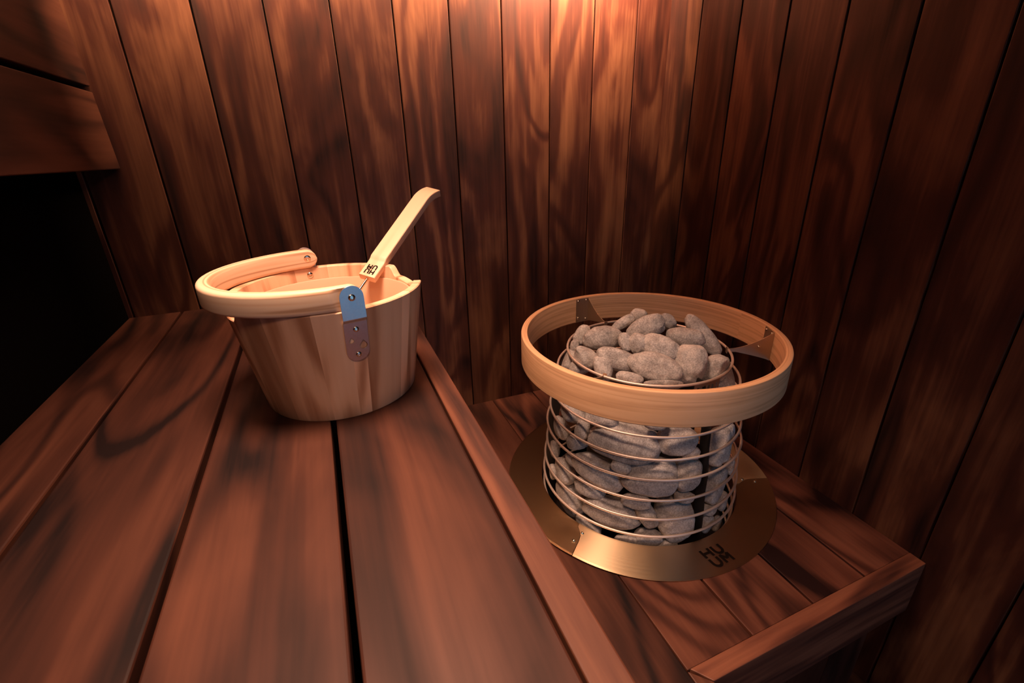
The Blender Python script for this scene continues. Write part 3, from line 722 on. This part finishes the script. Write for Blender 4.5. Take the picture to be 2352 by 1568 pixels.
# ------------------------------------------------------------ stones, one object each
STONES = [  # (in the open pile on top, label, centre, half axes, (long axis, second axis))
(1,'large smooth oval grey stone at the upper left of the open pile',(0.5805, 0.9078, -0.049),(0.0445, 0.0273, 0.0232),((0.867, -0.466, 0.178), (-0.04, -0.422, -0.906))),
(1,'pale round stone at the very back peak of the pile',(0.6963, 0.924, -0.018),(0.021, 0.02, 0.017),((0.811, -0.581, 0.066), (-0.148, -0.313, -0.938))),
(1,'long thin stone leaning against the back peak stone',(0.6416, 0.9124, -0.0221),(0.0299, 0.0128, 0.0109),((0.779, -0.291, 0.555), (0.321, -0.574, -0.753))),
(1,'big rounded grey stone in the middle of the pile behind the flat oval one',(0.671, 0.8609, -0.0209),(0.0447, 0.0248, 0.0211),((0.802, -0.414, 0.431), (0.169, -0.536, -0.827))),
(1,'shadowed grey stone wedged under the big middle stone of the pile',(0.6247, 0.8237, -0.0373),(0.023, 0.0211, 0.0179),((0.251, -0.596, -0.763), (-0.792, 0.327, -0.516))),
(1,'broad flat-faced oval stone in the centre of the pile',(0.6609, 0.7906, -0.0423),(0.0419, 0.0264, 0.0224),((0.661, -0.702, -0.266), (-0.464, -0.104, -0.88))),
(1,'small warm-toned stone at the back right of the big middle stone',(0.7366, 0.8668, -0.0185),(0.0214, 0.0174, 0.0147),((0.59, -0.698, -0.407), (-0.532, 0.044, -0.846))),
(1,'pointed oval stone at the right back of the pile',(0.7378, 0.8018, -0.0342),(0.0413, 0.0211, 0.0179),((0.728, -0.685, -0.028), (-0.273, -0.252, -0.929))),
(1,'long curved stone running down the right back edge of the basket rim',(0.8084, 0.8231, -0.048),(0.0549, 0.0214, 0.0181),((0.331, -0.681, -0.654), (-0.681, 0.307, -0.665))),
(1,'upright egg-shaped stone at the right of the speckled front stone',(0.7044, 0.7394, -0.0688),(0.0415, 0.0332, 0.0282),((-0.313, -0.277, -0.908), (-0.713, 0.7, 0.032))),
(1,'largest light speckled oval stone at the front of the pile',(0.6247, 0.7582, -0.0705),(0.0549, 0.0302, 0.0257),((0.705, -0.688, -0.173), (-0.418, -0.205, -0.885))),
(1,'smooth tapered stone left of the speckled front stone',(0.5662, 0.821, -0.0655),(0.044, 0.0237, 0.0201),((0.748, -0.632, -0.205), (-0.42, -0.211, -0.883))),
(1,'speckled blunt stone at the far left inside the top hoop',(0.5239, 0.8839, -0.0821),(0.0297, 0.0228, 0.0194),((0.71, -0.611, -0.349), (-0.531, -0.141, -0.835))),
(1,'small pointed stone at the front left, tip up, inside the top hoop',(0.5355, 0.8237, -0.0818),(0.0285, 0.0199, 0.0169),((0.032, -0.52, -0.854), (-0.872, 0.404, -0.278))),
(1,'pale rounded stone at the right, tight against the top hoop',(0.7595, 0.7215, -0.0835),(0.0318, 0.0271, 0.023),((0.735, -0.414, 0.537), (0.162, -0.662, -0.732))),
(1,'small stone tucked to the right of the large smooth upper left stone',(0.6025, 0.8414, -0.0381),(0.0213, 0.0145, 0.0124),((0.048, -0.488, -0.871), (-0.843, 0.448, -0.298))),
(1,'warm-lit stone at the left back, behind the large smooth stone',(0.5731, 0.9887, -0.0691),(0.026, 0.0163, 0.0138),((0.57, 0.058, 0.819), (0.678, -0.597, -0.429))),
(1,'tiny dark stone at the far left edge under the large smooth stone',(0.5338, 0.9565, -0.08),(0.0158, 0.0116, 0.0099),((0.583, 0.08, 0.808), (0.679, -0.595, -0.431))),
(1,'dark low stone below the tapered stone at the front of the pile',(0.5633, 0.7615, -0.084),(0.0274, 0.0128, 0.0109),((0.779, -0.622, -0.072), (-0.335, -0.317, -0.888))),
(1,'sliver of stone under the speckled front stone, at the front of the top hoop',(0.6155, 0.7132, -0.0874),(0.0394, 0.009, 0.0076),((0.779, -0.623, 0.073), (-0.237, -0.4, -0.885))),
(1,'small dark stone in the gap between centre stone and egg-shaped stone',(0.6935, 0.7519, -0.0503),(0.0243, 0.0112, 0.0095),((0.559, -0.74, -0.374), (-0.55, 0.007, -0.835))),
(0,'stone bulging at the right shoulder of the basket, just below the top hoop',(0.7977, 0.7196, -0.1123),(0.0417, 0.0375, 0.0281),((0.15, -0.678, -0.719), (-0.727, 0.418, -0.545))),
(0,'stone at the far left shoulder of the basket, just outside the top hoop',(0.5121, 0.9563, -0.1155),(0.0293, 0.0232, 0.0174),((0.706, 0.003, 0.708), (0.565, -0.605, -0.561))),
(0,'flat stone at the left shoulder below the speckled blunt stone',(0.504, 0.8935, -0.1064),(0.0309, 0.0176, 0.0132),((0.897, -0.398, 0.191), (-0.027, -0.482, -0.876))),
(0,'widest dark grey stone behind the first wire hoop below the wooden rail',(0.5456, 0.7413, -0.2382),(0.0789, 0.0449, 0.0337),((0.775, -0.629, -0.068), (-0.403, -0.408, -0.819))),
(0,'blocky stone just left of the dark upright bar, in the uppermost visible row',(0.6401, 0.6758, -0.2158),(0.0425, 0.0324, 0.0243),((0.786, -0.596, 0.164), (-0.23, -0.528, -0.818))),
(0,'smooth dark stone at the upper left under the wooden rail',(0.4761, 0.8608, -0.2106),(0.044, 0.025, 0.0187),((0.836, -0.538, -0.107), (-0.364, -0.397, -0.843))),
(0,'upright oval stone at the left edge below the dark smooth one',(0.4662, 0.9084, -0.2755),(0.0311, 0.0193, 0.0145),((0.25, -0.657, -0.711), (-0.89, 0.133, -0.436))),
(0,'narrow stone standing between the left edge stones and the widest stone',(0.4811, 0.8197, -0.2326),(0.0231, 0.0179, 0.0134),((-0.394, -0.405, -0.825), (-0.817, 0.566, 0.112))),
(0,'small lying stone at the left below the narrow upright one',(0.4728, 0.8325, -0.2717),(0.0295, 0.0183, 0.0137),((0.911, -0.366, 0.189), (-0.076, -0.6, -0.797))),
(0,'long slanting stone in the middle row, left of the rounded block',(0.4988, 0.7736, -0.3285),(0.0646, 0.0321, 0.0241),((0.652, -0.698, -0.295), (-0.628, -0.28, -0.727))),
(0,'large rounded block in the centre of the middle row',(0.5914, 0.6927, -0.3104),(0.0622, 0.045, 0.0338),((0.808, -0.58, 0.107), (-0.293, -0.551, -0.781))),
(0,'upright oval stone between the centre block and the dark upright bar',(0.6679, 0.6575, -0.3017),(0.0396, 0.0306, 0.023),((-0.442, -0.405, -0.8), (-0.692, 0.722, 0.018))),
(0,'upright stone at the left of the long slanting stone',(0.4607, 0.8696, -0.3813),(0.035, 0.0225, 0.0169),((0.146, -0.703, -0.696), (-0.919, 0.164, -0.359))),
(0,'stone peeping out below the long slanting stone',(0.4862, 0.7827, -0.3755),(0.0368, 0.023, 0.0172),((0.658, -0.695, -0.289), (-0.635, -0.307, -0.709))),
(0,'long light grey stone in the bottom row, left of centre',(0.5212, 0.7343, -0.4235),(0.0695, 0.0348, 0.0261),((0.776, -0.627, -0.068), (-0.464, -0.495, -0.735))),
(0,'slim leaning stone between the two big bottom row stones',(0.5801, 0.6775, -0.4035),(0.0333, 0.0203, 0.0153),((0.099, -0.795, -0.599), (-0.87, 0.223, -0.44))),
(0,'tall blocky stone in the bottom row, left of the dark upright bar',(0.653, 0.6596, -0.428),(0.0553, 0.0439, 0.0329),((-0.219, -0.671, -0.708), (-0.822, 0.518, -0.236))),
(0,'small stone low at the front under the slim leaning stone',(0.5851, 0.6705, -0.467),(0.0331, 0.0202, 0.0151),((0.837, -0.523, 0.16), (-0.279, -0.659, -0.698))),
(0,'half-hidden stone at the lowest front edge of the basket',(0.6241, 0.65, -0.4825),(0.0246, 0.013, 0.0098),((0.822, -0.538, 0.185), (-0.282, -0.667, -0.69))),
(0,'tall stone right of the dark upright bar, in the uppermost visible row',(0.7706, 0.6687, -0.2616),(0.0421, 0.0295, 0.0221),((-0.407, -0.361, -0.839), (-0.658, 0.753, -0.005))),
(0,'small round stone right of the dark bar, below the tall one',(0.7437, 0.6559, -0.2794),(0.0209, 0.019, 0.0142),((0.748, -0.629, 0.212), (-0.24, -0.554, -0.797))),
(0,'large upright stone right of the dark bar in the middle row',(0.7622, 0.6584, -0.3561),(0.0432, 0.0265, 0.0199),((-0.548, -0.274, -0.791), (-0.578, 0.807, 0.121))),
(0,'small stone right of the dark bar, below the large upright stone',(0.7408, 0.6474, -0.386),(0.0208, 0.015, 0.0113),((0.618, -0.783, -0.062), (-0.521, -0.349, -0.779))),
(0,'small stone at the right edge of the basket in the middle row',(0.8371, 0.6901, -0.3535),(0.0212, 0.0146, 0.0109),((-0.377, -0.435, -0.818), (-0.675, 0.733, -0.079))),
(0,'small upright stone at the right edge near the bottom of the basket',(0.7963, 0.6607, -0.4239),(0.0234, 0.0156, 0.0117),((-0.565, -0.285, -0.774), (-0.564, 0.818, 0.111))),
(0,'small lying stone right of the dark bar, second lowest there',(0.7381, 0.6443, -0.4179),(0.0204, 0.0151, 0.0114),((0.771, -0.595, 0.227), (-0.266, -0.626, -0.733))),
(0,'lowest upright stone right of the dark bar',(0.733, 0.6419, -0.454),(0.0241, 0.017, 0.0128),((-0.493, -0.437, -0.752), (-0.661, 0.751, -0.003))),
(0,'low flat stone under the centre block',(0.5578, 0.694, -0.3675),(0.0323, 0.0169, 0.0126),((0.783, -0.622, 0.006), (-0.402, -0.514, -0.757))),
(0,'large dark stone at the lower left of the basket',(0.4627, 0.8433, -0.4448),(0.0499, 0.0312, 0.0234),((0.299, -0.752, -0.587), (-0.883, 0.015, -0.469))),
(0,'small knobbly stone at the left end of the long slanting stone',(0.4658, 0.8355, -0.3225),(0.0186, 0.0144, 0.0108),((0.652, -0.67, -0.354), (-0.651, -0.255, -0.715))),
(0,'small stone at the left edge, low in the basket',(0.4565, 0.9214, -0.4179),(0.0204, 0.0138, 0.0104),((-0.1, -0.632, -0.768), (-0.932, 0.329, -0.15))),
(0,'small stone at the left edge, halfway up the basket',(0.4643, 0.9351, -0.3573),(0.0235, 0.0137, 0.0103),((-0.087, -0.601, -0.795), (-0.929, 0.337, -0.153))),
(0,'small stone above the upright oval, beside the dark upright bar',(0.6662, 0.6579, -0.2442),(0.0203, 0.014, 0.0105),((0.775, -0.605, 0.183), (-0.237, -0.547, -0.803))),
(0,'stone half hidden behind the wooden rail, above the widest stone',(0.5056, 0.7761, -0.1843),(0.0359, 0.0171, 0.0128),((0.774, -0.616, -0.149), (-0.434, -0.344, -0.833))),
(0,'dark flat stone at the bottom front, left of the lowest small stone',(0.5507, 0.689, -0.4785),(0.0349, 0.0146, 0.0109),((0.807, -0.589, 0.044), (-0.391, -0.589, -0.707))),
(0,'dark stone at the bottom left behind the metal collar',(0.4814, 0.7721, -0.483),(0.0334, 0.0167, 0.0125),((0.574, -0.745, -0.338), (-0.725, -0.272, -0.633))),
(0,'smallest stone at the bottom right edge of the basket',(0.7791, 0.6516, -0.4803),(0.0188, 0.0127, 0.0095),((-0.59, -0.305, -0.748), (-0.562, 0.82, 0.109))),
(0,'stone at the right edge directly under the wooden rail',(0.7971, 0.6776, -0.2404),(0.0256, 0.0177, 0.0132),((-0.165, -0.568, -0.806), (-0.742, 0.61, -0.278))),
(0,'dark recessed stone between the widest stone and the long slanting one',(0.5302, 0.7227, -0.282),(0.0221, 0.0152, 0.0114),((0.712, -0.682, -0.169), (-0.522, -0.351, -0.778))),
(0,'dark recessed stone between centre block and tall bottom block',(0.6594, 0.65, -0.3562),(0.0223, 0.014, 0.0105),((0.734, -0.677, 0.058), (-0.397, -0.496, -0.772))),
(0,'stone under the wooden rail between the widest stone and the blocky one',(0.5912, 0.6962, -0.1674),(0.0237, 0.0158, 0.0119),((0.806, -0.577, 0.132), (-0.219, -0.498, -0.839))),
]
STONES = [(t, l, c, a, r[0], r[1]) for (t, l, c, a, r) in STONES]
def stone(i, c, ax, a1, a2, top):
    b = bmesh.new(); bmesh.ops.create_icosphere(b, subdivisions=5, radius=1.0)
    A1 = Vector(a1).normalized(); A2 = (Vector(a2) - A1*Vector(a2).dot(A1)).normalized(); A3 = A1.cross(A2)
    rnd = random.Random(i*17+3)
    off = Vector((rnd.uniform(-50, 50), rnd.uniform(-50, 50), rnd.uniform(-50, 50)))
    e = rnd.uniform(.80, .95)
    tap = rnd.uniform(-.14, .14)
    for v in b.verts:
        p = v.co.normalized()
        q = Vector([math.copysign(abs(t)**e, t) for t in p]); 
        q = q / (sum(abs(t)**(2/e*1.04) for t in q))**(e/2/1.04)
        d = 1 + .10*noise.noise(p*1.3+off) + .05*noise.noise(p*2.9+off) + .012*noise.noise(p*7+off)
        q *= d
        q.y *= 1 + tap*q.x; q.z *= 1 + tap*q.x
        v.co = A1*(q.x*ax[0]) + A2*(q.y*ax[1]) + A3*(q.z*ax[2])
    c = Vector(c)
    if True:                # keep every stone behind the hoops
        def over(p): return math.hypot(p.x+c.x-HX, p.y+c.y-HY) - (Rb(min(p.z+c.z, -.086)) - .0040)
        mx = max(over(v.co) for v in b.verts)
        if mx > 0 and not top:
            r_ = Vector((c.x-HX, c.y-HY, 0)).normalized(); c = c - r_*mx*.55
        for v in b.verts:
            p = v.co + c; d_ = Vector((p.x-HX, p.y-HY, 0)); lim = Rb(min(p.z, -.086)) - .0040; R_ = d_.length
            if top and p.z > -.035: continue
            if top: lim += .02*max(0, (p.z+.065)/.03)
            if R_ > lim - .006:
                k_ = (lim - .006) + .006*(1-math.exp(-(R_-lim+.006)/.006))
                v.co -= d_.normalized()*(R_-k_)
    me = bpy.data.meshes.new('stone'); b.to_mesh(me); b.free()
    me.polygons.foreach_set('use_smooth', [True]*len(me.polygons)); me.materials.append(M_STONE)
    o = bpy.data.objects.new('stone', me); C.objects.link(o); o.location = (c[0], c[1], c[2]+ZU)
    return o
for i, (top, lab, c, ax, A1, A2) in enumerate(STONES):
    ax = tuple(q*1.07 for q in ax) if top else (ax[0]*1.03, ax[1]*1.03, ax[2]*1.15)
    o = stone(i, c, ax, A1, A2, top)
    tag(o, lab, 'stone', 'stones piled on top of the heater' if top else 'stones behind the wire hoops of the heater')
